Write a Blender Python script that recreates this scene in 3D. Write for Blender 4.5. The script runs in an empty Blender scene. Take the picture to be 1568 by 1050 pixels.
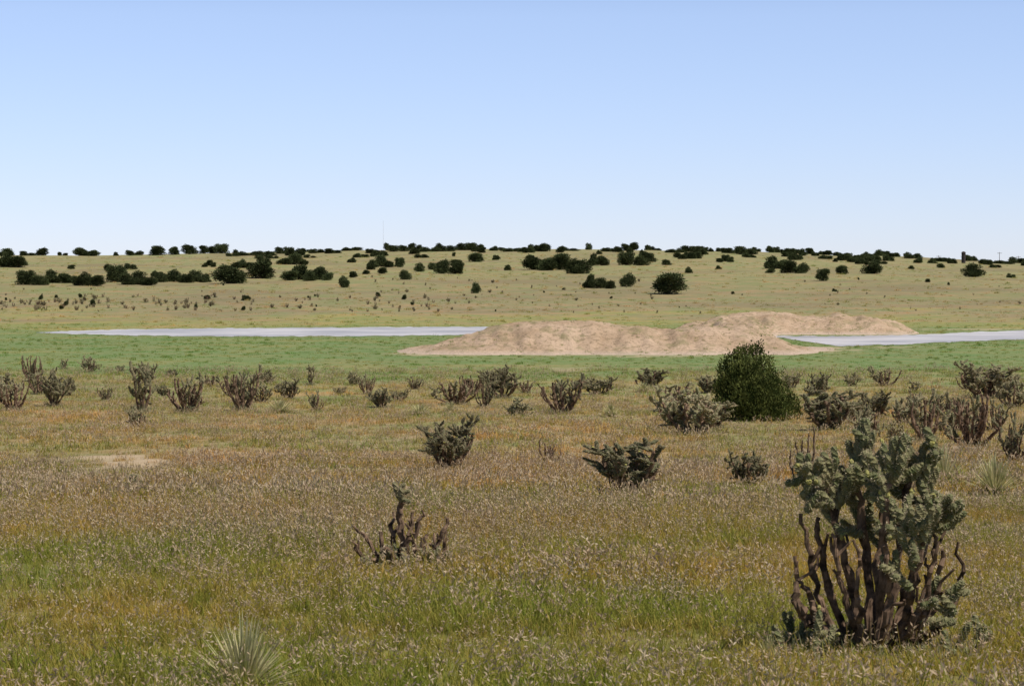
import bpy, math, random
import numpy as np
from mathutils import Vector, Matrix

random.seed(7); RNG = np.random.default_rng(7)
F = 3657.0; EYE = 5.6
PITCH = math.atan(95/F)

# ---------------------------------------------------------------- noise / terrain
_perm = np.random.default_rng(3).random((256, 256))
def vnoise(x, y):
    x = np.asarray(x, float); y = np.asarray(y, float)
    xi = np.floor(x).astype(int); yi = np.floor(y).astype(int)
    fx = x-xi; fy = y-yi
    fx = fx*fx*(3-2*fx); fy = fy*fy*(3-2*fy)
    a = _perm[xi & 255, yi & 255]; b = _perm[(xi+1) & 255, yi & 255]
    c = _perm[xi & 255, (yi+1) & 255]; d = _perm[(xi+1) & 255, (yi+1) & 255]
    return (a*(1-fx)+b*fx)*(1-fy)+(c*(1-fx)+d*fx)*fy - 0.5
def fbm(x, y, o=4):
    s = 0; a = 1.0
    for i in range(o):
        s = s + a*vnoise(x*2**i+17.3*i, y*2**i+5.1*i); a *= 0.5
    return s
def sstep(x, a, b):
    t = np.clip((np.asarray(x, float)-a)/(b-a), 0, 1); return t*t*(3-2*t)

_D = [(-200, 0.8), (0, 1.6), (10, 2.08), (15, 2.35), (30, 3.15), (55, 4.25), (80, 4.9), (100, 5.2), (130, 5.45), (155, 5.6),
      (200, 5.6), (300, 5.6), (322, 5.4), (345, 4.75), (400, 3.3), (480, 1.3), (570, -0.8), (690, -3.8), (790, -6.5),
      (900, -9.7), (965, -11.2), (1050, -11.6), (1300, -11.6), (2000, -10), (6000, 0)]
_us = np.linspace(-200, 6000, 12401)
_raw = np.interp(_us, [a for a, b in _D], [b for a, b in _D])
def _smooth(arr, w):
    k = np.hanning(w*2+1); k /= k.sum()
    return np.convolve(np.pad(arr, w, mode='edge'), k, 'valid')
_sm_s = _smooth(_raw, 14); _sm_l = _smooth(_raw, 90)
_mixw = sstep(_us, 330, 420)
_prof = _sm_s*(1-_mixw)+_sm_l*_mixw
def ground(x, y):
    x = np.asarray(x, float); y = np.asarray(y, float)
    z = EYE-np.interp(y, _us, _prof)
    t = x/np.maximum(y, 40)
    px = 784+t*F
    cy = np.interp(px, [-800, 0, 150, 300, 500, 700, 1000, 1200, 1400, 1568, 2400], [396, 392, 390, 388, 385, 383, 384, 388, 395, 404, 415])
    z = z-(cy-387)*y/F*sstep(y, 420, 960)*(1-0.5*sstep(y, 1200, 3000))
    z = z+fbm(x/14, y/14)*0.16*(1-sstep(y, 90, 150))
    z = z+fbm(x/1.3+9, y/1.3)*0.05*(1-sstep(y, 60, 110))
    z = z+fbm(x/70, y/70)*1.6*sstep(y, 330, 480)
    return z
def site(px, py):
    t = (px-784)/F
    s = math.tan(math.atan((py-525)/F)+PITCH)
    d = np.arange(9, 1300, 0.25)
    gz = ground(t*d, d)
    below = (EYE-s*d) <= gz
    i = int(np.argmax(below)) if below.any() else int(np.argmin((EYE-s*d)-gz))
    dd = float(d[i])
    return t*dd, dd, float(gz[i])

# ponds described as near / far shore distance along bearing
LP = dict(px=[55, 100, 200, 300, 500, 700, 770, 850, 880], n=[258, 253, 245, 241, 241, 247, 251, 255, 262], f=[259, 266, 276, 281, 286, 291, 291, 285, 264])
RP = dict(px=[1175, 1190, 1250, 1290, 1350, 1400, 1450, 1500, 1568, 1800, 2200, 2300], n=[239, 236, 216, 205, 209, 211, 218, 222, 230, 226, 235, 250],
          f=[240, 243, 242, 241, 244, 247, 253, 262, 269, 275, 270, 252])
def in_pond(x, y, m=0.0):
    px = 784+x/np.maximum(y, 1)*F; r = np.zeros(np.shape(px), bool)
    for P in (LP, RP):
        n = np.interp(px, P['px'], P['n']); f = np.interp(px, P['px'], P['f'])
        r |= (px > P['px'][0]) & (px < P['px'][-1]) & (y > n-m) & (y < f+m)
    return r
def bare_mask(x, y):
    px = 784+x/np.maximum(y, 1)*F
    m = np.zeros(np.shape(px))
    n = fbm(x/.8, y/1.6)
    for cpx, cd, wx, wd, s in [(185, 58, 110, 7, .85), (20, 54, 60, 5, .6), (625, 70, 55, 3, .5), (330, 65, 55, 3, .45), (860, 74, 50, 3, .35),
                               (870, 150, 40, 6, .5), (1210, 194, 95, 10, 1.3), (1380, 200, 60, 4, .5), (690, 183, 90, 5, 1.1), (900, 181, 210, 3, .6), (1000, 178, 120, 3, .7), (1480, 276, 120, 5, .8)]:
        r = ((px-cpx)/wx)**2+((y-cd)/wd)**2
        m = np.maximum(m, s*np.clip(.8-r+n*1.9, 0, 1)*np.clip(2-r, 0, 1))
    return np.clip(m, 0, 1)

# ---------------------------------------------------------------- node helpers
def new_mat(name):
    m = bpy.data.materials.new(name); m.use_nodes = True
    nt = m.node_tree; nt.nodes.clear()
    out = nt.nodes.new('ShaderNodeOutputMaterial')
    return m, nt, out
def N(nt, typ, **kw):
    n = nt.nodes.new(typ)
    for k, v in kw.items(): setattr(n, k, v)
    return n
def L(nt, a, b): nt.links.new(a, b)
def math_n(nt, op, a, b=None, clamp=False):
    n = N(nt, 'ShaderNodeMath', operation=op, use_clamp=clamp)
    for i, v in enumerate((a, b)):
        if v is None: continue
        if isinstance(v, (int, float)): n.inputs[i].default_value = v
        else: L(nt, v, n.inputs[i])
    return n.outputs[0]
def mixc(nt, fac, a, b, mode='MIX'):
    n = N(nt, 'ShaderNodeMix', data_type='RGBA', blend_type=mode)
    for idx, v in ((0, fac), (6, a), (7, b)):
        if isinstance(v, (int, float)): n.inputs[idx].default_value = v
        elif isinstance(v, tuple): n.inputs[idx].default_value = (*v, 1)
        else: L(nt, v, n.inputs[idx])
    return n.outputs[2]
def noise(nt, vec, scale, detail=4, rough=.55):
    n = N(nt, 'ShaderNodeTexNoise'); n.inputs['Scale'].default_value = scale
    n.inputs['Detail'].default_value = detail; n.inputs['Roughness'].default_value = rough
    if vec is not None: L(nt, vec, n.inputs['Vector'])
    return n.outputs['Fac']
def maprange(nt, v, a, b, c=0, d=1):
    n = N(nt, 'ShaderNodeMapRange'); L(nt, v, n.inputs[0])
    for i, q in enumerate((a, b, c, d)): n.inputs[i+1].default_value = q
    return n.outputs[0]
def ramp(nt, fac, stops):
    n = N(nt, 'ShaderNodeValToRGB'); L(nt, fac, n.inputs[0])
    el = n.color_ramp.elements
    while len(el) < len(stops): el.new(0.5)
    for e, (p, c) in zip(el, stops): e.position = p; e.color = (*c, 1)
    return n.outputs[0]

ZONES = [(0.0, (.162, .172, .044)), (.022, (.185, .175, .054)), (.035, (.212, .182, .070)), (.06, (.240, .198, .088)), (.085, (.250, .212, .098)), (.108, (.228, .208, .090)), (.135, (.19, .208, .082)),
         (.155, (.148, .200, .074)), (.25, (.148, .200, .074)), (.29, (.20, .22, .08)), (.315, (.24, .228, .092)), (.36, (.245, .216, .112)), (.45, (.235, .213, .105)), (.6, (.245, .232, .108)), (.95, (.255, .243, .118))]
def zone_color(nt):
    g = N(nt, 'ShaderNodeNewGeometry'); sep = N(nt, 'ShaderNodeSeparateXYZ'); L(nt, g.outputs['Position'], sep.inputs[0])
    P = g.outputs['Position']
    n1 = noise(nt, P, 0.035, 3)
    k = maprange(nt, n1, 0.3, 0.7, 0.85, 1.15)
    yy = math_n(nt, 'MULTIPLY', math_n(nt, 'MULTIPLY', sep.outputs[1], k), 0.001, True)
    c = ramp(nt, yy, ZONES)
    n2 = noise(nt, P, 0.22, 5, .6)
    c = mixc(nt, maprange(nt, n2, .45, .66, 0, .8), c, mixc(nt, 1.0, c, (1.38, 1.06, 1.05), 'MULTIPLY'))
    c = mixc(nt, maprange(nt, n2, .50, .32, 0, .8), c, mixc(nt, 1.0, c, (.74, .98, .70), 'MULTIPLY'))
    n3 = noise(nt, P, 0.06, 4, .6)
    c = mixc(nt, maprange(nt, n3, .48, .66, 0, .7), c, mixc(nt, 1.0, c, (1.3, 1.1, 1.1), 'MULTIPLY'))
    return c, P, yy

# ---------------------------------------------------------------- materials
def mat_ground():
    m, nt, out = new_mat('ground_mat')
    c, P, yy = zone_color(nt)
    f = noise(nt, P, 2.3, 6, .7)
    c = mixc(nt, maprange(nt, f, .5, .75, 0, .55), c, (.38, .30, .20))
    c = mixc(nt, maprange(nt, f, .5, .25, 0, .7), c, mixc(nt, 1.0, c, (.6, .65, .6), 'MULTIPLY'))
    # low yellow flowers close to the shore
    fl = noise(nt, P, 1.1, 4, .8)
    band = math_n(nt, 'MULTIPLY', maprange(nt, yy, .275, .30), maprange(nt, yy, .36, .32))
    c = mixc(nt, math_n(nt, 'MULTIPLY', band, maprange(nt, fl, .55, .65, 0, .6)), c, (.42, .38, .06))
    # hillside clumps and worn soil
    h = noise(nt, P, .30, 6, .75); h2 = noise(nt, P, .03, 5, .6)
    hb = maprange(nt, yy, .31, .36)
    c = mixc(nt, math_n(nt, 'MULTIPLY', hb, maprange(nt, h, .52, .64, 0, .45)), c, (.14, .14, .07))
    c = mixc(nt, math_n(nt, 'MULTIPLY', hb, maprange(nt, h, .45, .32, 0, .35)), c, (.33, .265, .17))
    c = mixc(nt, math_n(nt, 'MULTIPLY', hb, maprange(nt, h2, .47, .60, 0, .6)), c, (.19, .155, .09))
    c = mixc(nt, math_n(nt, 'MULTIPLY', hb, maprange(nt, h2, .46, .34, 0, .5)), c, (.18, .205, .08))
    at = N(nt, 'ShaderNodeAttribute', attribute_name='bare')
    bn = noise(nt, P, 1.5, 4, .6)
    bc = mixc(nt, bn, (.52, .40, .28), (.36, .27, .17))
    c = mixc(nt, at.outputs['Fac'], c, bc)
    b = N(nt, 'ShaderNodeBsdfPrincipled'); L(nt, c, b.inputs['Base Color']); b.inputs['Roughness'].default_value = .95
    b.inputs['Specular IOR Level'].default_value = .1
    bp = N(nt, 'ShaderNodeBump'); bp.inputs['Strength'].default_value = .5; bp.inputs['Distance'].default_value = .10
    L(nt, noise(nt, P, 1.4, 8, .75), bp.inputs['Height']); L(nt, bp.outputs[0], b.inputs['Normal'])
    L(nt, b.outputs[0], out.inputs[0]); return m
def leafmat(name, colfn, trans=.3, rough=.6):
    m, nt, out = new_mat(name)
    c = colfn(nt)
    d = N(nt, 'ShaderNodeBsdfDiffuse'); L(nt, c, d.inputs[0])
    if trans <= 0:
        L(nt, d.outputs[0], out.inputs[0]); return m
    t = N(nt, 'ShaderNodeBsdfTranslucent'); mx = N(nt, 'ShaderNodeMixShader')
    L(nt, c, t.inputs[0]); mx.inputs[0].default_value = trans
    L(nt, d.outputs[0], mx.inputs[1]); L(nt, t.outputs[0], mx.inputs[2]); L(nt, mx.outputs[0], out.inputs[0]); return m
def c_grass(nt):
    c, P, yy = zone_color(nt)
    oi = N(nt, 'ShaderNodeObjectInfo')
    tint = ramp(nt, oi.outputs['Random'], [(0, (.85, 1.08, .62)), (.3, (1.25, 1.35, .85)), (.55, (1.6, 1.45, 1.15)), (.85, (2.1, 1.72, 1.5)), (1, (1.0, 1.0, .7))])
    return mixc(nt, 1.0, c, tint, 'MULTIPLY')
def c_seed(nt):
    oi = N(nt, 'ShaderNodeObjectInfo')
    return ramp(nt, oi.outputs['Random'], [(0, (.49, .38, .245)), (.4, (.42, .295, .195)), (.7, (.57, .46, .32)), (1, (.33, .235, .15))])
def obj_noise(a, b, scale, rnd=0.0, lo=.35, hi=.65):
    def fn(nt):
        tc = N(nt, 'ShaderNodeTexCoord')
        n = maprange(nt, noise(nt, tc.outputs['Object'], scale, 4, .6), lo, hi)
        c = mixc(nt, n, a, b)
        if rnd:
            oi = N(nt, 'ShaderNodeObjectInfo')
            v = maprange(nt, oi.outputs['Random'], 0, 1, 1-rnd, 1+rnd)
            cc = N(nt, 'ShaderNodeHueSaturation'); L(nt, v, cc.inputs['Value']); L(nt, c, cc.inputs['Color']); c = cc.outputs[0]
        return c
    return fn
M_ground = mat_ground()
M_grass = leafmat('grass_mat', c_grass, .35)
M_seed = leafmat('seed_mat', c_seed, .3)
M_jun = leafmat('juniper_leaf_mat', obj_noise((.032, .044, .018), (.095, .11, .048), 3.5, .3), .12)
M_jun_near = leafmat('juniper_near_leaf_mat', obj_noise((.036, .052, .015), (.15, .165, .048), 7.0, 0, .4, .6), .15)
M_bark = leafmat('bark_mat', obj_noise((.07, .05, .035), (.16, .12, .09), 12), 0)
M_wood = leafmat('cholla_wood_mat', obj_noise((.05, .034, .024), (.25, .165, .11), 14, .2), 0)
M_joint = leafmat('cholla_joint_mat', obj_noise((.12, .135, .06), (.26, .235, .125), 9, .15), .04)
M_spine = leafmat('cholla_spine_mat', obj_noise((.72, .62, .43), (.44, .35, .22), 9, .15), .25)
M_joint2 = leafmat('cholla_joint_dry_mat', obj_noise((.12, .125, .065), (.25, .215, .125), 5, .3), .04)
M_spine2 = leafmat('cholla_spine_dry_mat', obj_noise((.58, .48, .32), (.34, .25, .165), 5, .3), .2)
M_fruit = leafmat('cholla_fruit_mat', obj_noise((.42, .38, .12), (.32, .30, .12), 20), .1)
M_yucca = leafmat('yucca_mat', obj_noise((.30, .32, .13), (.62, .53, .31), 6, .1), .25)
M_weed = leafmat('weed_mat', obj_noise((.17, .19, .09), (.33, .30, .18), 6, .1), .25)

# ---------------------------------------------------------------- mesh builder
class MB:
    def __init__(s): s.v = []; s.f = []; s.m = []; s.n = 0
    def add(s, verts, faces, mat):
        verts = np.asarray(verts, float)
        s.v.append(verts); s.f.extend([tuple(int(i)+s.n for i in f) for f in faces]); s.m.extend([mat]*len(faces)); s.n += len(verts)
    def mesh(s, name, mats, norm=False, smooth=False):
        v = np.concatenate(s.v)
        if norm:
            r = np.percentile(np.abs(v[:, :2]), 99.3)*1.02; h = np.percentile(v[:, 2], 99.8)
            v = v/np.array([2*r, 2*r, h])
        me = bpy.data.meshes.new(name); me.from_pydata(v.tolist(), [], s.f)
        for q in mats: me.materials.append(q)
        me.polygons.foreach_set('material_index', s.m)
        if smooth: me.polygons.foreach_set('use_smooth', [True]*len(s.f))
        me.update(); return me
def link(name, me, loc=(0, 0, 0), rz=0, sc=(1, 1, 1), parent=None):
    o = bpy.data.objects.new(name, me); o.location = loc; o.rotation_euler = (0, 0, rz); o.scale = sc
    bpy.context.scene.collection.objects.link(o)
    if parent: o.parent = parent
    return o
def nrm(v): return v/max(np.linalg.norm(v), 1e-9)
def tube(mb, pts, rad, sides, mat, knob=0.0, ph=0.0):
    pts = np.asarray(pts, float); n = len(pts)
    V = []
    for i in range(n):
        t = nrm(pts[min(i+1, n-1)]-pts[max(i-1, 0)])
        a = np.array([1, 0, 0.]) if abs(t[0]) < .8 else np.array([0, 1., 0])
        u = nrm(np.cross(t, a)); w = np.cross(t, u)
        for k in range(sides):
            an = 2*math.pi*k/sides+i*.35
            r = rad[i]*(1+knob*(1 if (i+k) % 2 else -1))
            V.append(pts[i]+r*(u*math.cos(an)+w*math.sin(an)))
    Fc = []
    for i in range(n-1):
        for k in range(sides):
            k2 = (k+1) % sides
            Fc.append((i*sides+k, i*sides+k2, (i+1)*sides+k2, (i+1)*sides+k))
    Fc.append(tuple(range(n*sides-1, (n-1)*sides-1, -1)))
    mb.add(V, Fc, mat)
def spline(ctrl, n, jit=0.0, rs=None):
    ctrl = np.asarray(ctrl, float); m = len(ctrl); t = np.linspace(0, m-1, n); out = []
    for q in t:
        i = min(int(q), m-2); f = q-i
        p0 = ctrl[max(i-1, 0)]; p1 = ctrl[i]; p2 = ctrl[i+1]; p3 = ctrl[min(i+2, m-1)]
        out.append(.5*((2*p1)+(-p0+p2)*f+(2*p0-5*p1+4*p2-p3)*f*f+(-p0+3*p1-3*p2+p3)*f**3))
    out = np.array(out)
    if jit and rs is not None: out[1:] += rs.normal(0, jit, out[1:].shape)
    return out
def kites(mb, P, Dn, length, width, mat, rs, bend=0.0):
    """many small leaf-shaped quads at P pointing along Dn"""
    n = len(P); Dn = Dn/np.linalg.norm(Dn, axis=1, keepdims=True)
    R = rs.normal(size=(n, 3)); S = np.cross(Dn, R); S /= np.linalg.norm(S, axis=1, keepdims=True)
    length = np.broadcast_to(length, (n,))[:, None]; width = np.broadcast_to(width, (n,))[:, None]
    a = P; b = P+Dn*length*.5+S*width*.5; c = P+Dn*length; d = P+Dn*length*.5-S*width*.5
    V = np.stack([a, b, c, d], 1).reshape(-1, 3)
    mb.add(V, np.arange(4*n).reshape(-1, 4).tolist(), mat)

# ---------------------------------------------------------------- cholla
def spines(mb, pts, rad, rs, count, ln, wd):
    pts = np.asarray(pts); i = rs.integers(0, len(pts)-1, count); f = rs.random(count)[:, None]
    p = pts[i]*(1-f)+pts[i+1]*f; ax = pts[i+1]-pts[i]
    ax /= np.maximum(np.linalg.norm(ax, axis=1, keepdims=True), 1e-6)
    R = rs.normal(size=(count, 3)); R -= (R*ax).sum(1, keepdims=True)*ax; R /= np.linalg.norm(R, axis=1, keepdims=True)
    r = np.array(rad)[i][:, None]
    kites(mb, p+R*r*.9, R+ax*.5+rs.normal(0, .25, (count, 3)), rs.uniform(.6, 1.2, count)*ln, wd, 2, rs)
def joint(mb, p, d, rs, q, depth, ln=None):
    ln = ln or rs.uniform(*q.get('jl', (.09, .16))); r = rs.uniform(.016, .022)*q['thick']
    d = nrm(d); side = nrm(rs.normal(size=3))
    c = [p, p+d*ln*.5+side*ln*.06, p+d*ln+np.array([0, 0, ln*.12])]
    n = q['rings']; pts = spline(c, n)
    prof = np.interp(np.linspace(0, 1, n), [0, .15, .5, .85, 1], [.6, .95, 1.05, .9, .4])*r
    tube(mb, pts, prof, q['sides'], 1, q['knob'])
    spines(mb, pts, prof, rs, q['spines'], q['sl'], q['sw'])
    if rs.random() < q['fruit'] :
        for _ in range(rs.integers(1, 4)):
            fd = nrm(d+rs.normal(0, .6, 3)+np.array([0, 0, .4]))
            tube(mb, [pts[-1], pts[-1]+fd*.015, pts[-1]+fd*.032], [.007, .014, .009], 6, 3)
    if depth > 0:
        for _ in range(rs.integers(1, 3 if depth < 2 else 4)):
            nd = nrm(d*.5+rs.normal(0, .55, 3)+np.array([0, 0, .45]))
            k = rs.integers(max(1, n//2), n)
            joint(mb, pts[k], nd, rs, q, depth-1)
def stem(mb, ctrl, r0, r1, rs, q, live, start=.5, ncl=4, n=12, per=2):
    pts = spline(ctrl, n, .010, rs); rad = np.linspace(r0, r1, n)*(1+rs.normal(0, .10, n))
    tube(mb, pts, rad, q['sides'], 0, .12)
    if live:
        for j in range(ncl):
            f = start+(1-start)*(j+1)/ncl; k = min(int(f*(n-1)), n-1)
            base = nrm(pts[min(k+1, n-1)]-pts[k-1])
            for _ in range(per if j < ncl-1 else per+1):
                joint(mb, pts[k], base*.4+rs.normal(0, .6, 3)+np.array([0, 0, .35]), rs, q, q['depth'])
    else:
        for _ in range(rs.integers(1, 4)):
            k = rs.integers(n//2, n); d = nrm(rs.normal(0, .5, 3)+np.array([0, 0, .9])); l = rs.uniform(.06, .18)
            tube(mb, [pts[k], pts[k]+d*l*.5+rs.normal(0, .015, 3), pts[k]+d*l+np.array([0, 0, .02])], [r1, r1*.9, r1*.6], q['sides'], 0, .1)
Q_HERO = dict(thick=1.15, rings=12, sides=8, knob=.24, spines=75, sl=.022, sw=.0038, fruit=.16, depth=2, jl=(.08, .15))
Q_MID = dict(thick=1.4, rings=6, sides=6, knob=.18, spines=24, sl=.034, sw=.010, fruit=.1, depth=2, jl=(.10, .18))
CM = [M_wood, M_joint, M_spine, M_fruit]
CM2 = [M_wood, M_joint2, M_spine2, M_fruit]
def cholla_mesh(seed, ns, deadf, depth, lean=.45, name='cholla', per=1):
    rs = np.random.default_rng(seed); mb = MB(); q = dict(Q_MID); q['depth'] = depth
    for i in range(ns):
        a = 2*math.pi*i/ns+rs.uniform(-.5, .5); l = rs.uniform(.1, lean); h = rs.uniform(.4, .95)
        ca, sa = math.cos(a), math.sin(a)
        ctrl = [(ca*.04, sa*.04, -.05), (ca*l*.55, sa*l*.55, h*.3), (ca*l*.9, sa*l*.9, h*.65), (ca*l*(1+rs.uniform(-.1, .2)), sa*l, h)]
        live = rs.random() > deadf
        stem(mb, ctrl, .034, .020, rs, q, live, start=rs.uniform(.15, .45), ncl=4, per=per)
    n = 300; a = rs.uniform(0, 6.28, n); r = rs.uniform(0, .35, n)
    P = np.stack([np.cos(a)*r, np.sin(a)*r, np.zeros(n)], 1)
    kites(mb, P, rs.normal(0, .35, (n, 3))+np.array([0, 0, .8]), rs.uniform(.1, .25, n), .012, 4, rs)
    return mb.mesh(name, CM2+[M_weed], norm=True)
CH = {'A': [cholla_mesh(11, 12, .3, 2), cholla_mesh(12, 12, .35, 1, per=2), cholla_mesh(13, 11, .3, 2), cholla_mesh(14, 13, .45, 2, .55), cholla_mesh(19, 13, .3, 1, .6, per=2), cholla_mesh(24, 10, .2, 2, .4), cholla_mesh(25, 15, .5, 1, .6, per=2)],
      'B': [cholla_mesh(15, 19, .75, 1, .5), cholla_mesh(16, 18, .72, 1, .45), cholla_mesh(26, 22, .82, 1, .6)],
      'D': [cholla_mesh(17, 7, 1.0, 0, .5)],
      'S': [cholla_mesh(18, 4, 0, 1, .25)]}
cholla = [  # bearing, base, height, width, kind
 (690, 720, 78, 86, 'A'), (960, 756, 80, 98, 'A'), (1150, 742, 52, 62, 'A'), (842, 710, 36, 42, 'D'), (1228, 745, 86, 50, 'D'), (203, 754, 28, 26, 'A'),
 (20, 629, 50, 64, 'A'), (82, 622, 54, 50, 'A'), (48, 584, 38, 32, 'B'), (137, 570, 25, 28, 'A'), (215, 634, 76, 42, 'S'), (207, 654, 28, 32, 'A'), (288, 632, 58, 68, 'B'),
 (372, 629, 66, 64, 'A'), (442, 611, 30, 34, 'A'), (475, 590, 30, 15, 'S'), (484, 629, 30, 28, 'B'), (262, 577, 12, 20, 'A'), (98, 565, 15, 15, 'S'), (540, 589, 19, 22, 'A'),
 (563, 604, 30, 34, 'A'), (583, 624, 30, 38, 'A'), (635, 596, 19, 30, 'B'), (700, 619, 35, 66, 'B'), (768, 610, 46, 62, 'A'), (742, 624, 42, 34, 'B'), (792, 637, 27, 40, 'A'),
 (862, 634, 58, 80, 'A'), (918, 604, 26, 48, 'A'), (997, 594, 28, 40, 'A'), (1060, 666, 72, 98, 'A'), (1045, 618, 32, 58, 'B'), (1255, 606, 34, 40, 'A'), (1305, 591, 21, 22, 'A'),
 (1357, 591, 29, 50, 'A'), (1212, 594, 22, 30, 'A'), (1270, 659, 60, 78, 'A'), (1328, 678, 58, 48, 'A'), (1375, 678, 30, 36, 'A'), (1340, 640, 40, 66, 'A'), (1418, 676, 76, 68, 'B'),
 (1490, 686, 78, 84, 'B'), (1508, 610, 54, 90, 'A'), (1556, 710, 74, 56, 'B'), (1552, 624, 45, 46, 'A'), (1440, 644, 40, 46, 'A'), (222, 588, 32, 34, 'A'), (410, 588, 22, 26, 'A'),
 (320, 592, 20, 24, 'B'), (612, 614, 17, 30, 'A'), (1085, 602, 26, 32, 'A'), (1400, 602, 19, 22, 'S'), (1195, 642, 30, 30, 'A'), (183, 570, 11, 13, 'A'),
 (2, 615, 42, 44, 'A'), (58, 604, 36, 40, 'B'), (104, 606, 28, 30, 'A'), (352, 606, 34, 36, 'B'), (398, 616, 32, 34, 'A'), (722, 604, 28, 38, 'B'), (755, 592, 26, 36, 'A'), (805, 602, 20, 30, 'B'),
 (882, 596, 18, 32, 'A'), (1022, 644, 38, 40, 'B'), (1092, 656, 42, 50, 'A'), (1306, 648, 34, 40, 'A'), (1385, 652, 44, 52, 'A'), (1462, 664, 60, 60, 'B'), (1532, 606, 40, 50, 'A'), (1480, 596, 22, 34, 'A'),
 (1525, 660, 46, 50, 'B'), (160, 612, 18, 24, 'B'), (250, 606, 18, 22, 'A'), (1400, 628, 30, 40, 'B'), (520, 604, 12, 18, 'A'),
 (1620, 640, 50, 60, 'A'), (1660, 700, 70, 70, 'B'), (-50, 640, 50, 60, 'A'), (-90, 600, 40, 50, 'A')]
for i, (px, by, h, w, k) in enumerate(cholla):
    x, d, z = site(px, by); s = d/F
    link('cholla_cactus', CH[k][i % len(CH[k])], (x, d, z-.02), random.uniform(0, 6.28), (w*s*1.15, w*s*1.15, h*s*1.08))

# hero cholla, bottom right
def hero():
    rs = np.random.default_rng(8); mb = MB(); q = Q_HERO
    live = [([(-.06, .0, -.05), (-.12, .05, .4), (-.20, .08, .75), (-.27, .08, 1.04)], .70, 2),
            ([(0, .05, -.05), (.0, .15, .45), (-.04, .2, .9), (-.08, .2, 1.08)], .60, 2),
            ([(.02, -.05, -.05), (.05, -.12, .45), (.06, -.15, .85), (.08, -.15, 1.10)], .50, 2),
            ([(.06, 0, -.05), (.14, .04, .4), (.20, .04, .8), (.24, .02, 1.08)], .55, 1),
            ([(.08, .03, -.05), (.22, .10, .3), (.34, .12, .62), (.38, .12, .92)], .66, 2),
            ([(.08, -.05, -.05), (.16, -.22, .25), (.22, -.3, .5), (.26, -.32, .75)], .55, 1),
            ([(-.02, .1, -.05), (.08, .3, .35), (.12, .38, .7), (.15, .4, 1.0)], .5, 1)]
    for c, st, per in live: stem(mb, c, .036, .02, rs, q, True, st, 4, 16, per)
    for c in ([(.1, .0, -.05), (.30, -.1, .10), (.42, -.14, .2), (.47, -.16, .34)], [(.05, -.1, -.05), (.15, -.22, .12), (.24, -.26, .22), (.28, -.28, .30)]):
        stem(mb, c, .028, .016, rs, dict(q, depth=1), True, .5, 2, 12, 1)
    dead = [([(-.1, -.02, -.05), (-.27, -.06, .12), (-.42, -.08, .22), (-.49, -.1, .36)], .048, .026),
            ([(-.1, -.04, -.05), (-.22, -.1, .08), (-.34, -.12, .18), (-.38, -.12, .30)], .036, .018),
            ([(-.12, 0, -.03), (-.30, .0, .25), (-.36, .02, .55), (-.44, .02, .88)], .030, .013),
            ([(-.1, .05, -.03), (-.24, .08, .35), (-.30, .1, .6), (-.33, .1, .85)], .030, .014),
            ([(-.06, -.1, -.03), (-.16, -.14, .3), (-.22, -.14, .5), (-.27, -.15, .78)], .028, .013),
            ([(-.04, -.16, -.03), (-.10, -.24, .25), (-.13, -.26, .4), (-.12, -.26, .62)], .024, .012),
            ([(-.3, -.02, .2), (-.40, -.05, .38), (-.47, -.04, .48), (-.48, -.04, .62)], .02, .011),
            ([(.1, 0, -.03), (.38, .05, .1), (.52, .05, .28), (.58, .06, .56)], .028, .012),
            ([(.15, -.1, -.03), (.30, -.15, .2), (.38, -.15, .4), (.42, -.15, .66)], .028, .013),
            ([(.15, .1, -.03), (.32, .15, .25), (.40, .15, .5), (.42, .15, .75)], .026, .012),
            ([(.0, -.1, -.03), (.04, -.3, .2), (.06, -.36, .45), (.02, -.38, .72)], .024, .013),
            ([(.1, -.1, -.03), (.2, -.3, .22), (.28, -.34, .42), (.33, -.36, .62)], .024, .013),
            ([(.05, -.15, -.03), (.14, -.22, .12), (.26, -.25, .22), (.36, -.28, .42)], .024, .012)]
    for c, a, b in dead: stem(mb, c, a, b, rs, q, False, n=16)
    n = 1300; a = rs.uniform(0, 6.28, n); r = rs.uniform(0, .62, n)**.8
    P = np.stack([np.cos(a)*r, np.sin(a)*r, np.full(n, -.03)], 1)
    kites(mb, P, rs.normal(0, .4, (n, 3))+np.array([0, 0, .8]), rs.uniform(.06, .2, n), .009, 4, rs)
    for _ in range(30):
        a = rs.uniform(0, 6.28); r = rs.uniform(.1, .66)
        joint(mb, np.array([math.cos(a)*r, math.sin(a)*r, .02]), rs.normal(0, .8, 3)*np.array([1, 1, .3])+np.array([0, 0, .3]), rs, q, 1)
    return mb.mesh('cholla_hero', CM+[M_weed])
x, d, z = site(1336, 998)
s = d/F*315/1.33
link('cholla_cactus', hero(), (x, d, z), 0, (s*1.04, s*1.04, s*1.02))
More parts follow.
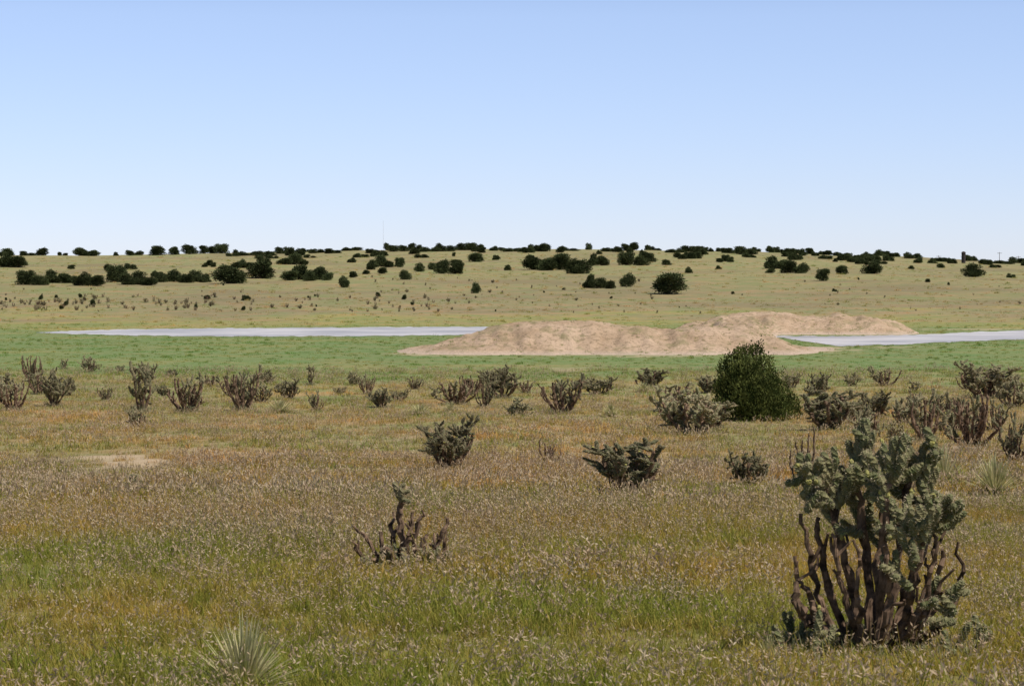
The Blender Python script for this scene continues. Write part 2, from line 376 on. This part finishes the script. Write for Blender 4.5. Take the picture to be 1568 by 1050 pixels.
# half-dead cholla, left of centre
def half_dead():
    rs = np.random.default_rng(21); mb = MB(); q = dict(Q_HERO); q['depth'] = 1; q['thick'] = 1.2
    stem(mb, [(0, 0, -.05), (.02, 0, .3), (-.02, .02, .6), (0, 0, .80)], .045, .03, rs, q, True, .84, 2, per=1)
    for c in [[(0, 0, -.03), (-.15, -.05, .1), (-.28, -.06, .2), (-.40, -.05, .42)], [(0, 0, -.03), (.12, 0, .2), (.15, 0, .4), (.2, 0, .6)],
              [(0, 0, -.03), (.2, -.05, .12), (.40, -.06, .3), (.50, -.05, .60)], [(0, 0, -.03), (-.08, .05, .25), (-.1, .1, .42), (-.14, .1, .5)],
              [(.02, 0, .1), (.06, -.1, .3), (.1, -.12, .45), (.11, -.1, .65)], [(0, 0, -.03), (.3, .1, .05), (.45, .1, .15), (.5, .1, .34)],
              [(0, 0, -.03), (-.1, -.1, .2), (-.2, -.12, .28), (-.24, -.1, .45)], [(0, 0, -.03), (.1, -.1, .2), (.24, -.12, .26), (.28, -.1, .42)],
              [(0, 0, -.03), (-.2, -.1, .1), (-.4, -.12, .16), (-.5, -.1, .28)]]:
        stem(mb, c, .038, .019, rs, q, False)
    for _ in range(50):
        a = rs.uniform(0, 6.28); r = rs.uniform(.03, .42)
        joint(mb, np.array([math.cos(a)*r, math.sin(a)*r, .05]), rs.normal(0, .5, 3)+np.array([0, 0, .6]), rs, q, 1)
    return mb.mesh('cholla_half_dead', CM2, norm=True)
x, d, z = site(614, 876); s = d/F
link('cholla_cactus', half_dead(), (x, d, z), 0, (128*s, 128*s, 134*s))

# ---------------------------------------------------------------- yucca
def yucca_mesh(seed, n=190):
    rs = np.random.default_rng(seed); mb = MB()
    for _ in range(n):
        a = rs.uniform(0, 6.28); e = rs.uniform(.12, 1.5); l = rs.uniform(.7, 1.0)*(.75+.25*math.sin(e))
        d = np.array([math.cos(a)*math.cos(e), math.sin(a)*math.cos(e), math.sin(e)])
        side = nrm(np.cross(d, (0, 0, 1))); w = .015
        p = [np.array([0, 0, .03])+d*l*t+np.array([0, 0, -.10*t*t*math.cos(e)]) for t in (0, .35, .7, 1)]
        ws = [w, w*1.1, w*.7, w*.1]; V = []
        for q, ww in zip(p, ws): V += [q-side*ww, q+side*ww]
        mb.add(V, [(0, 1, 3, 2), (2, 3, 5, 4), (4, 5, 7, 6)], 0)
    return mb.mesh('yucca', [M_yucca], norm=True)
YU = [yucca_mesh(1, 240), yucca_mesh(2)]
for i, (px, by, h, w) in enumerate([(372, 1062, 132, 200), (1445, 746, 74, 96), (1525, 758, 68, 110), (428, 632, 24, 80), (935, 638, 24, 46), (985, 600, 18, 56), (642, 636, 21, 66), (690, 630, 18, 50), (1300, 602, 12, 30), (1180, 1018, 50, 60)]):
    x, d, z = site(px, by); s = d/F
    link('yucca_plant', YU[i % 2], (x, d, z-.02), i*1.3, (w*s, w*s, h*s))

# ---------------------------------------------------------------- junipers
def juniper_mesh(seed, nl, leaf, near=False):
    rs = np.random.default_rng(seed); mb = MB()
    lobes = []
    if near:
        spec = [(-.32, .18, .16), (-.37, .42, .12), (-.34, .62, .11), (-.27, .78, .10), (-.14, .86, .10), (.0, .88, .09), (.07, .74, .10), (-.10, .62, .18), (-.04, .35, .22), (.0, .14, .22),
                (.18, .46, .10), (.28, .36, .11), (.38, .24, .11), (.44, .10, .09), (.20, .16, .18), (-.17, .3, .2), (-.44, .10, .08), (.11, .38, .16), (-.22, .53, .16), (.30, .53, .05), (.17, .60, .07)]
        for x, zz, R in spec:
            for yy in ((0,) if R < .12 else (-.18, .12)):
                lobes.append((np.array([x, yy*(1.1-zz)*1.6+rs.normal(0, .03), zz]), R))
        for _ in range(44):   # pointed leaders
            b = lobes[rs.integers(0, 28)]; u = nrm(rs.normal(size=3)*np.array([1, 1, .5])+np.array([0, 0, .8]))
            lobes.append((b[0]+u*b[1]*rs.uniform(.9, 1.3), .042))
    else:
        for i in range(15):
            a = rs.uniform(0, 6.28); zz = rs.uniform(.12, .80)
            rmax = .36*math.sqrt(max(.06, 1-((zz-.15)/.75)**2)); r = rmax*math.sqrt(rs.uniform(.15, 1))
            lobes.append((np.array([math.cos(a)*r, math.sin(a)*r, zz]), rs.uniform(.13, .22)))
        lobes.append((np.array([0, 0, .3]), .3)); lobes.append((np.array([0, 0, .6]), .22))
    for p, R in lobes[:22]:
        tube(mb, spline([(0, 0, -.03), p*np.array([.3, .3, .35]), p*np.array([.75, .75, .7]), p], 6, .008, rs), np.linspace(.03, .008, 6), 5, 1)
    P = []; D = []
    vol = np.array([R**2.2 for _, R in lobes]); vol /= vol.sum()
    for (c, R), vw in zip(lobes, vol):
        per = max(60, int(nl*vw))
        u = rs.normal(size=(per, 3)); u /= np.linalg.norm(u, axis=1, keepdims=True)
        rr = R*(rs.random(per)**.35)
        clump = 1+.3*np.sin(u[:, 0]*7+seed)*np.sin(u[:, 1]*6)*np.cos(u[:, 2]*7)
        vs = (2.6 if R < .06 else 1.2) if near else 1.0
        P.append(c+u*(rr*clump)[:, None]*np.array([1, 1, vs])); D.append(u*.6+np.array([0, 0, .9 if near else .4])+rs.normal(0, .35, (per, 3)))
    P = np.concatenate(P); D = np.concatenate(D)
    ok = P[:, 2] > .01; P = P[ok]; D = D[ok]
    kites(mb, P, D, rs.uniform(.6, 1.3, len(P))*leaf, leaf*.45, 0, rs)
    return mb.mesh('juniper', [M_jun_near if near else M_jun, M_bark], norm=True)
JU = [juniper_mesh(30+i, 4600, .085) for i in range(7)]
x, d, z = site(1158, 643); s = d/F
link('juniper_tree', juniper_mesh(77, 34000, .034, True), (x, d, z-.03), 0, (126*s, 126*s, 116*s))
trees = [(18, 409, 46, 22), (50, 436, 50, 22), (90, 433, 46, 20), (133, 438, 50, 20), (178, 432, 32, 26), (212, 436, 56, 20), (262, 432, 52, 18), (300, 432, 46, 17), (350, 434, 46, 28), (372, 411, 36, 13),
 (402, 426, 42, 26), (405, 405, 25, 14), (450, 406, 46, 16), (460, 429, 56, 22), (488, 429, 46, 19), (528, 440, 17, 18), (540, 425, 13, 10), (318, 458, 11, 7), (377, 460, 14, 9), (583, 409, 40, 17),
 (568, 413, 14, 12), (585, 419, 14, 10), (612, 409, 15, 15), (620, 428, 19, 15), (642, 416, 16, 14), (662, 413, 16, 11), (688, 419, 44, 21), (700, 409, 20, 12), (730, 401, 24, 14), (729, 449, 15, 17),
 (777, 414, 12, 9), (826, 413, 50, 22), (856, 414, 60, 24), (887, 419, 38, 23), (912, 441, 38, 21), (935, 442, 15, 13), (960, 439, 25, 21), (1022, 450, 48, 32), (970, 406, 46, 20), (915, 406, 32, 18),
 (990, 401, 26, 15), (1055, 418, 12, 10), (1110, 401, 26, 10), (1190, 411, 42, 19), (1218, 418, 42, 19), (1260, 430, 21, 19), (1290, 420, 19, 14), (1337, 419, 32, 19), (1490, 424, 30, 21), (1320, 405, 22, 9),
 (1421, 432, 8, 6), (1278, 446, 9, 5), (1395, 412, 10, 6), (200, 412, 20, 9), (320, 408, 22, 9), (165, 413, 14, 9), (1548, 425, 14, 7), (1180, 418, 14, 8), (240, 424, 20, 10), (560, 420, 12, 7),
 (760, 398, 12, 8), (1100, 412, 10, 6), (1440, 410, 12, 7), (1020, 406, 14, 9), (540, 402, 14, 8), (110, 412, 12, 7)]
ti = 0
for (px, by, w, h) in trees:
    parts = [(px, by, w, h)]
    if w > 2.3*h: parts = [(px-w*.30, by+random.uniform(-1, 1), w*.45, h*random.uniform(.65, .9)), (px+w*.02, by-.8, w*.5, h*1.05), (px+w*.31, by+random.uniform(-1, 1), w*.42, h*random.uniform(.6, .9))]
    elif w > 1.75*h: parts = [(px-w*.22, by, w*.58, h*1.02), (px+w*.22, by+.4, w*.56, h*random.uniform(.7, .9))]
    for (a_, b_, w_, h_) in parts:
        x, d, z = site(a_, b_); s = d/F; ti += 1
        link('juniper_tree', JU[ti % 7], (x, d, z-.1), random.uniform(0, 6.28), (w_*s*1.08, w_*s*1.08, h_*s*1.03))

# ---------------------------------------------------------------- instancing helper
def make_gn(name, coll):
    ng = bpy.data.node_groups.new(name, 'GeometryNodeTree')
    ng.interface.new_socket('Geometry', in_out='INPUT', socket_type='NodeSocketGeometry')
    ng.interface.new_socket('Geometry', in_out='OUTPUT', socket_type='NodeSocketGeometry')
    gi = ng.nodes.new('NodeGroupInput'); go = ng.nodes.new('NodeGroupOutput')
    ci = ng.nodes.new('GeometryNodeCollectionInfo'); ci.inputs['Collection'].default_value = coll
    ci.inputs['Separate Children'].default_value = True; ci.inputs['Reset Children'].default_value = True
    ip = ng.nodes.new('GeometryNodeInstanceOnPoints'); ip.inputs['Pick Instance'].default_value = True
    def na(nm, t):
        n = ng.nodes.new('GeometryNodeInputNamedAttribute'); n.data_type = t; n.inputs[0].default_value = nm; return n.outputs[0]
    e = ng.nodes.new('FunctionNodeEulerToRotation')
    ng.links.new(na('rot', 'FLOAT_VECTOR'), e.inputs[0]); ng.links.new(e.outputs[0], ip.inputs['Rotation'])
    ng.links.new(na('scl', 'FLOAT_VECTOR'), ip.inputs['Scale']); ng.links.new(na('vid', 'INT'), ip.inputs['Instance Index'])
    ng.links.new(ci.outputs[0], ip.inputs['Instance']); ng.links.new(gi.outputs[0], ip.inputs['Points']); ng.links.new(ip.outputs[0], go.inputs[0])
    return ng
def scatter(name, meshes, P, rot, scl, vid):
    coll = bpy.data.collections.new(name+'_source')
    for i, me in enumerate(meshes):
        coll.objects.link(bpy.data.objects.new('%s_part_%02d' % (name, i), me))
    me = bpy.data.meshes.new(name); me.vertices.add(len(P)); me.vertices.foreach_set('co', np.asarray(P, np.float32).ravel())
    a = me.attributes.new('rot', 'FLOAT_VECTOR', 'POINT'); a.data.foreach_set('vector', np.asarray(rot, np.float32).ravel())
    a = me.attributes.new('scl', 'FLOAT_VECTOR', 'POINT'); a.data.foreach_set('vector', np.asarray(scl, np.float32).ravel())
    a = me.attributes.new('vid', 'INT', 'POINT'); a.data.foreach_set('value', np.asarray(vid, np.int32))
    o = link(name, me); md = o.modifiers.new('scatter', 'NODES'); md.node_group = make_gn(name, coll); return o

# ---------------------------------------------------------------- grass
def tuft(seed, nb, ns, spread, hb, hs, bw, sw):
    rs = np.random.default_rng(seed); mb = MB()
    for _ in range(nb):
        a = rs.uniform(0, 6.28); r = spread*math.sqrt(rs.random()); b = np.array([math.cos(a)*r, math.sin(a)*r, -.02])
        h = hb*rs.uniform(.45, 1.3); ld = rs.uniform(0, 6.28); ln = rs.uniform(.1, .9)*h
        dv = np.array([math.cos(ld), math.sin(ld), 0]); sd = np.array([-dv[1], dv[0], 0])
        V = []
        for t, w in ((0, 1), (.5, .8), (1, .12)):
            p = b+np.array([0, 0, h*(t-.15*t*t)])+dv*ln*t*t; V += [p-sd*bw*w/2, p+sd*bw*w/2]
        mb.add(V, [(0, 1, 3, 2), (2, 3, 5, 4)], 0)
    for _ in range(ns):
        a = rs.uniform(0, 6.28); r = spread*math.sqrt(rs.random()); b = np.array([math.cos(a)*r, math.sin(a)*r, -.02])
        h = hs*rs.uniform(.5, 1.2); dv = rs.normal(0, .25, 3); dv[2] = 1; top = b+dv*h
        sd = nrm(np.cross(dv, rs.normal(size=3)))*bw*.22
        mb.add([b-sd, b+sd, top+sd, top-sd], [(0, 1, 2, 3)], 0)
        m = rs.integers(2, 6); P = top-dv*rs.uniform(0, .25, m)[:, None]*h*1.0
        kites(mb, P, rs.normal(0, .6, (m, 3))+np.array([0, 0, .5]), rs.uniform(.6, 1.3, m)*sw*3.4, sw*.95, 1, rs)
    return mb.mesh('tuft', [M_grass, M_seed])
tn = [tuft(1, 30, 2, .12, .12, .21, .0055, .0085), tuft(2, 26, 5, .12, .11, .22, .0055, .0085), tuft(3, 34, 0, .13, .13, .2, .006, .007), tuft(4, 22, 9, .13, .11, .24, .0055, .009),
      tuft(5, 40, 1, .10, .18, .26, .006, .009)]
tf = [tuft(11, 24, 2, .18, .12, .19, .013, .017), tuft(12, 22, 4, .18, .11, .20, .013, .017), tuft(13, 26, 0, .18, .13, .2, .014, .014), tuft(14, 16, 7, .19, .11, .22, .012, .018)]
tl = [tuft(21, 30, 0, .35, .14, .2, .03, .02), tuft(22, 26, 2, .36, .13, .2, .03, .03), tuft(23, 40, 0, .3, .20, .3, .03, .03)]
def region(d0, d1, dens, keep=None, tb=.27, pad=2.0):
    A = (d1*d1-d0*d0)*tb; n = int(A*dens)
    d = np.sqrt(RNG.uniform(d0*d0, d1*d1, n)); t = RNG.uniform(-1, 1, n)
    x = t*(tb*d+pad)
    ok = ~in_pond(x, d, .8) & (RNG.random(n) > np.minimum(1, bare_mask(x, d)*1.15))
    clump = fbm(x/2.5+50, d/2.5)
    ok &= RNG.random(n) < np.clip(.8+clump*1.0, .15, 1)
    x, d = x[ok], d[ok]; return x, d
def do_scatter(name, meshes, regs, probs):
    X = []; Y = []; S = []; V = []
    for (d0, d1, dens, sc, pr) in regs:
        x, y = region(d0, d1, dens); X.append(x); Y.append(y)
        big = 1+.6*fbm(x/2.6+3, y/2.6+80)
        near_bare = np.clip(bare_mask(x, y+2.5), 0, 1)
        S.append(RNG.uniform(.6, 1.4, len(x))*sc*big*(1-.4*near_bare))
        w = np.clip(.5+2.2*fbm(x/3.0+20, y/4.5), 0, 1)[:, None]
        pr2 = np.array(pr)*(1-w)+np.array(probs)*w
        cs = np.cumsum(pr2, 1); cs /= cs[:, -1:]
        V.append((RNG.random(len(x))[:, None] > cs).sum(1))
    X = np.concatenate(X); Y = np.concatenate(Y); S = np.concatenate(S); V = np.concatenate(V); n = len(X)
    Z = ground(X, Y)
    rot = np.stack([RNG.normal(0, .10, n), RNG.normal(0, .10, n), RNG.uniform(0, 6.28, n)], 1)
    scatter(name, meshes, np.stack([X, Y, Z], 1), rot, np.stack([S, S, S], 1), V)
do_scatter('grass', tn, [(8, 20, 112, 1.0, (3, 1.5, 4.5, .5, 2)), (20, 34, 68, 1.1, (3, 2, 3.5, .9, 1))], (1.5, 3, .8, 4.5, .3))
do_scatter('meadow_grass', tf, [(34, 60, 22, 1.0, (3, 2.5, 3, 1)), (60, 105, 7, 1.05, (3, 2, 3, .7)), (105, 150, 3, 1.2, (3, 1, 4, .1))], (1.8, 3, .8, 4))
do_scatter('shore_grass', tl, [(150, 235, .8, .6, (3, 0, 1)), (235, 300, .4, .7, (3, 1, 1)), (300, 420, .12, 1.2, (3, 3, 1)), (420, 900, .03, 1.6, (3, 2, 2))], (3, .3, 1))

# distant scrub
xs = []; ys = []; hh = []
def band(n, pxa, pxb, pya, pyb, ha, hb):
    for _ in range(n):
        px = random.uniform(pxa, pxb); py = random.uniform(pya, pyb); x, d, z = site(px, py); xs.append(x); ys.append(d); hh.append(random.uniform(ha, hb)*d/F)
band(130, -60, 700, 454, 478, 3.5, 8); band(40, 0, 300, 462, 476, 5, 9); band(45, 700, 1640, 440, 480, 2.5, 5); band(30, 0, 1568, 425, 455, 2.5, 5); band(30, 560, 1000, 425, 470, 3, 6)
xs = np.array(xs); ys = np.array(ys); hh = np.array(hh); n = len(xs)
ww = hh*RNG.uniform(.7, 1.3, n)
scatter('distant_scrub', [CH['S'][0], CH['A'][5], CH['D'][0], CH['B'][0]]+JU[:1], np.stack([xs, ys, ground(xs, ys)], 1), np.stack([xs*0, xs*0, RNG.uniform(0, 6.28, n)], 1),
        np.stack([ww, ww, hh], 1), np.minimum(RNG.integers(0, 9, n) // 2, 4))
# ridge treeline
xs = []; ys = []; hs = []; ws = []
def rid(px, w, h, d):
    k = 1 if w <= 1.9*h else 2
    for j in range(k):
        xs.append((px+(j-(k-1)/2)*w*.45-784)/F*d); ys.append(d+j*3); ws.append(w*d/F*(1 if k == 1 else .62)); hs.append(h*d/F*(1 if j == 0 else random.uniform(.65, 1.05)))
for px, w, h in [(12, 22, 12), (42, 22, 8), (65, 20, 12), (95, 14, 6), (132, 36, 12), (178, 10, 6), (205, 26, 8), (240, 26, 14), (268, 18, 12), (290, 26, 14), (318, 26, 12), (340, 24, 14)]: rid(px, w, h, 950)
px = 355
while px < 1900:
    w = random.uniform(9, 32); gap = 0 if random.random() < .7 else random.uniform(4, 20)
    hfac = .8 if px < 1150 else .7
    if not (1462 < px+w/2 < 1486): rid(px+w/2, w*1.15, random.uniform(7, 16)*hfac, random.uniform(900, 985))
    px += w*.78+gap
px = -400
while px < 0: rid(px, random.uniform(15, 35), random.uniform(7, 13), 950); px += random.uniform(15, 50)
for _ in range(50): rid(random.uniform(350, 1568), random.uniform(6, 26), random.uniform(5, 11), random.uniform(800, 900))
xs = np.array(xs); ys = np.array(ys); n = len(xs)
scatter('distant_juniper_treeline', JU, np.stack([xs, ys, ground(xs, ys)-.2], 1), np.stack([xs*0, xs*0, RNG.uniform(0, 6.28, n)], 1), np.stack([ws, ws, np.array(hs)*1.12], 1), RNG.integers(0, 7, n))

# ---------------------------------------------------------------- ground sheet
def grid_mesh(name, X, Y, Z, mat, smooth=True):
    r, c = X.shape; V = np.stack([X, Y, Z], -1).reshape(-1, 3)
    i = np.arange(r*c).reshape(r, c)
    Fq = np.stack([i[:-1, :-1], i[:-1, 1:], i[1:, 1:], i[1:, :-1]], -1).reshape(-1, 4)
    me = bpy.data.meshes.new(name); me.from_pydata(V.tolist(), [], Fq.tolist()); me.materials.append(mat)
    me.polygons.foreach_set('use_smooth', [smooth]*len(Fq)); me.update(); return me
rows = np.concatenate([np.arange(-60, 8, 4), np.arange(8, 70, .35), np.arange(70, 160, .9), np.arange(160, 300, 1.6), np.arange(300, 1100, 5), np.geomspace(1100, 5000, 30)])
tt = np.linspace(-1, 1, 420); tt = np.sign(tt)*np.abs(tt)**1.4
Yg, Tg = np.meshgrid(rows, tt, indexing='ij'); Xg = Tg*(np.maximum(Yg, 0)*.75+30)
Zg = ground(Xg, Yg)
me = grid_mesh('ground', Xg, Yg, Zg, M_ground)
a = me.attributes.new('bare', 'FLOAT', 'POINT'); a.data.foreach_set('value', bare_mask(Xg, Yg).ravel().astype(np.float32))
link('ground', me)

# ---------------------------------------------------------------- water
m, nt, out = new_mat('water_mat')
g = N(nt, 'ShaderNodeNewGeometry')
b = N(nt, 'ShaderNodeBsdfPrincipled'); b.inputs['Roughness'].default_value = .35; b.inputs['Specular IOR Level'].default_value = .4
L(nt, mixc(nt, maprange(nt, noise(nt, g.outputs['Position'], .09, 5), .38, .62), (.38, .35, .335), (.62, .565, .53)), b.inputs['Base Color'])
bp = N(nt, 'ShaderNodeBump'); bp.inputs['Strength'].default_value = .5; bp.inputs['Distance'].default_value = .05
L(nt, noise(nt, g.outputs['Position'], 2.5, 5), bp.inputs['Height']); L(nt, bp.outputs[0], b.inputs['Normal'])
L(nt, b.outputs[0], out.inputs[0]); M_water = m
for P in (LP, RP):
    pxs = np.linspace(P['px'][0], P['px'][-1], 260)
    nn = np.interp(pxs, P['px'], P['n']); ff = np.interp(pxs, P['px'], P['f'])
    tap = np.minimum(1, (ff-nn)/8)
    nn = nn+tap*fbm(pxs/14, pxs*0+3)*4.0; ff = ff+tap*fbm(pxs/11, pxs*0+9)*4.0
    fr = np.linspace(0, 1, 6)[:, None]
    D = nn[None]*(1-fr)+ff[None]*fr; X = (pxs[None]-784)/F*D
    link('pond_water', grid_mesh('pond_water', X, D, np.full(X.shape, .02), M_water))

# ---------------------------------------------------------------- earth mounds
fc = dict(px=[590, 620, 680, 730, 760, 800, 880, 930, 990, 1040, 1100, 1160, 1220, 1270], h=[-.1, .25, .80, 1.35, 2.0, 2.45, 2.52, 2.35, 1.98, 2.15, 2.25, 1.7, .6, -.1])
rc = dict(px=[1010, 1050, 1090, 1120, 1150, 1180, 1215, 1250, 1320, 1350, 1385, 1415], h=[-.1, .9, 1.6, 2.15, 2.5, 2.5, 2.25, 2.0, 2.05, 1.65, .85, -.1])
gx = np.arange(-16, 58, .25); gy = np.arange(172, 276, .28)
MY, MX = np.meshgrid(gy, gx, indexing='ij')
px = 784+MX/MY*F
def crest(px, y, C, c, w):
    h = np.interp(px, C['px'], C['h'], left=-.2, right=-.2)
    s = np.clip(1-np.abs(y-c+fbm(px/60, y/9)*2.2)/w, 0, 1)
    return np.maximum(h, 0)*(s*s*(3-2*s))**.8
gul = fbm(MX/1.3, MY/6.0, 4)
H1 = crest(px, MY, fc, 190, 10.5); H2 = crest(px, MY, rc, 257, 10.5)
link_h = 1.5*sstep(px, 1060, 1110)*(1-sstep(px, 1150, 1200))*sstep(MY, 186, 196)*(1-sstep(MY, 250, 262))
H = np.maximum(np.maximum(H1, H2), link_h)
H = np.maximum(H, .16*np.clip(1.3-((px-1205)/100)**2-((MY-196)/10)**2, 0, 1)+.02)
H = H+gul*.42*np.clip(H, 0, 1.2)*np.clip(2.7-H, .12, 1)+fbm(MX/5, MY/5)*.25*np.clip(H, 0, 1)+fbm(MX/.6, MY/.6, 3)*.13*np.clip(H*2, 0, 1)
Zm = H-.14
m, nt, out = new_mat('earth_mat')
g = N(nt, 'ShaderNodeNewGeometry'); P_ = g.outputs['Position']
c = mixc(nt, maprange(nt, noise(nt, P_, .35, 5, .6), .35, .65), (.41, .285, .185), (.54, .39, .275))
c = mixc(nt, maprange(nt, noise(nt, P_, 2.6, 6, .75), .51, .61, 0, .75), c, (.21, .16, .09))
c = mixc(nt, maprange(nt, noise(nt, P_, .4, 5, .75), .52, .64, 0, .7), c, (.25, .22, .11))
sp = N(nt, 'ShaderNodeSeparateXYZ'); L(nt, P_, sp.inputs[0])
c = mixc(nt, maprange(nt, sp.outputs[2], .35, .05, 0, .6), c, (.58, .46, .37))
b = N(nt, 'ShaderNodeBsdfPrincipled'); b.inputs['Roughness'].default_value = .95; b.inputs['Specular IOR Level'].default_value = .1
L(nt, c, b.inputs['Base Color'])
bp = N(nt, 'ShaderNodeBump'); bp.inputs['Strength'].default_value = 1.0; bp.inputs['Distance'].default_value = .25
L(nt, noise(nt, P_, 1.6, 8, .75), bp.inputs['Height']); L(nt, bp.outputs[0], b.inputs['Normal']); L(nt, b.outputs[0], out.inputs[0])
link('earth_mound', grid_mesh('earth_mound', MX, MY, Zm, m))
k = RNG.integers(0, MX.size, 6500); hx = MX.ravel()[k]; hy = MY.ravel()[k]; hz = Zm.ravel()[k]
ok = (hz > .1) & ((fbm(hx/3, hy/3) > .02) | (RNG.random(len(hx)) < .2)); hx, hy, hz = hx[ok], hy[ok], hz[ok]; n = len(hx)
s = RNG.uniform(.4, 1.2, n)
scatter('mound_grass', [tl[0], tl[1]], np.stack([hx, hy, hz], 1), np.stack([hx*0, hx*0, RNG.uniform(0, 6, n)], 1), np.stack([s*.55, s*.55, s], 1), RNG.integers(0, 2, n))

# ---------------------------------------------------------------- skyline structures
def flat(name, col, rough=.7):
    m, nt, out = new_mat(name); b = N(nt, 'ShaderNodeBsdfPrincipled'); b.inputs['Roughness'].default_value = rough
    tc = N(nt, 'ShaderNodeTexCoord')
    L(nt, mixc(nt, noise(nt, tc.outputs['Object'], 2, 4), col, tuple(v*.6 for v in col)), b.inputs['Base Color']); L(nt, b.outputs[0], out.inputs[0]); return m
M_silo = flat('silo_mat', (.05, .035, .03)); M_steel = flat('steel_mat', (.7, .72, .75)); M_pole = flat('pole_mat', (.12, .09, .07))
d = 925; x = (1475-784)/F*d; z = float(ground(x, d)); mb = MB()
zt = EYE+(430-385)/F*d-z; r = .8
tube(mb, [(0, 0, -.5), (0, 0, zt*.5), (0, 0, zt-.55)], [r, r, r], 16, 0)
for q in (.25, .5, .75): tube(mb, [(0, 0, zt*q-.06), (0, 0, zt*q+.06)], [r+.05, r+.05], 16, 0)
tube(mb, [(0, 0, zt-.55), (0, 0, zt-.45), (0, 0, zt-.2), (0, 0, zt)], [r+.15, r+.15, r*.8, .3], 16, 0)
for sx in (-.2, .2): tube(mb, [(sx, -r-.15, -.3), (sx, -r-.15, zt-.6)], [.03, .03], 5, 0)
for i in range(int(zt/.4)): tube(mb, [(-.2, -r-.15, i*.4), (.2, -r-.15, i*.4)], [.02, .02], 4, 0)
link('silo', mb.mesh('silo', [M_silo]), (x, d, z))
d = 1300; x = (587-784)/F*d; z = float(ground(x, d)); zt = EYE+(430-338)/F*d-z; mb = MB()
for a in (0, 2.094, 4.189):
    tube(mb, [(math.cos(a)*.16, math.sin(a)*.16, -.5), (math.cos(a)*.10, math.sin(a)*.10, zt)], [.022, .016], 5, 0)
nb = 26
for i in range(nb):
    for j in range(3):
        a = j*2.094; c2 = (j+1)*2.094; z0 = zt*i/nb; z1 = zt*(i+1)/nb
        tube(mb, [(math.cos(a)*.13, math.sin(a)*.13, z0), (math.cos(c2)*.13, math.sin(c2)*.13, z1)], [.010, .010], 4, 0)
link('radio_mast', mb.mesh('radio_mast', [M_steel]), (x, d, z))
for ppx, ty in ((1437, 391), (1530, 386), (1559, 392)):
    d = 1020; x = (ppx-784)/F*d; z = float(ground(x, d)); zt = EYE+(430-ty)/F*d-z; mb = MB()
    tube(mb, [(0, 0, -.5), (0, 0, zt)], [.14, .1], 8, 0); tube(mb, [(-1, 0, zt-.5), (1, 0, zt-.5)], [.07, .07], 4, 0)
    for q in (-.9, -.45, .45, .9): tube(mb, [(q, 0, zt-.45), (q, 0, zt-.2)], [.04, .03], 6, 0)
    link('utility_pole', mb.mesh('utility_pole', [M_pole]), (x, d, z))

# ---------------------------------------------------------------- light, sky, camera
EL = math.radians(58); AZ = math.radians(122)
S = Vector((math.cos(EL)*math.sin(AZ), math.cos(EL)*math.cos(AZ), math.sin(EL)))
sd = bpy.data.lights.new('sun', 'SUN'); sd.energy = 5.0; sd.angle = math.radians(.53); sd.color = (1, .95, .87)
so = bpy.data.objects.new('sun', sd); so.rotation_euler = (-S).to_track_quat('-Z', 'Y').to_euler(); bpy.context.scene.collection.objects.link(so)
w = bpy.data.worlds.new('World'); bpy.context.scene.world = w; w.use_nodes = True
nt = w.node_tree; bg = nt.nodes['Background']; sk = nt.nodes.new('ShaderNodeTexSky'); sk.sky_type = 'NISHITA'; sk.sun_disc = False
sk.sun_elevation = EL; sk.sun_rotation = AZ; sk.altitude = 1500; sk.air_density = 1.0; sk.dust_density = .3; sk.ozone_density = 2.0
tc = nt.nodes.new('ShaderNodeTexCoord'); sx = nt.nodes.new('ShaderNodeSeparateXYZ'); nt.links.new(tc.outputs['Generated'], sx.inputs[0])
mr = maprange(nt, sx.outputs[2], 0.0, 0.5)
tint = ramp(nt, mr, [(0, (.67, .71, 1.0)), (.08, (.76, .75, .96)), (.22, (.92, .85, .97)), (.4, (.55, .55, .58)), (1, (.36, .38, .40))])
c1 = mixc(nt, 1.0, sk.outputs[0], tint, 'MULTIPLY')
nt.links.new(c1, bg.inputs[0]); bg.inputs[1].default_value = .15
cam = bpy.data.cameras.new('camera'); co = bpy.data.objects.new('camera', cam); bpy.context.scene.collection.objects.link(co)
cam.sensor_width = 23.6; cam.lens = 23.6*F/1568; cam.clip_start = .1; cam.clip_end = 12000
co.location = (0, 0, EYE); co.rotation_euler = (math.pi/2-PITCH, 0, 0)
cam.dof.use_dof = True; cam.dof.focus_distance = 60; cam.dof.aperture_fstop = 9
sc = bpy.context.scene; sc.camera = co
sc.view_settings.view_transform = 'Standard'; sc.view_settings.look = 'None'; sc.view_settings.exposure = 0
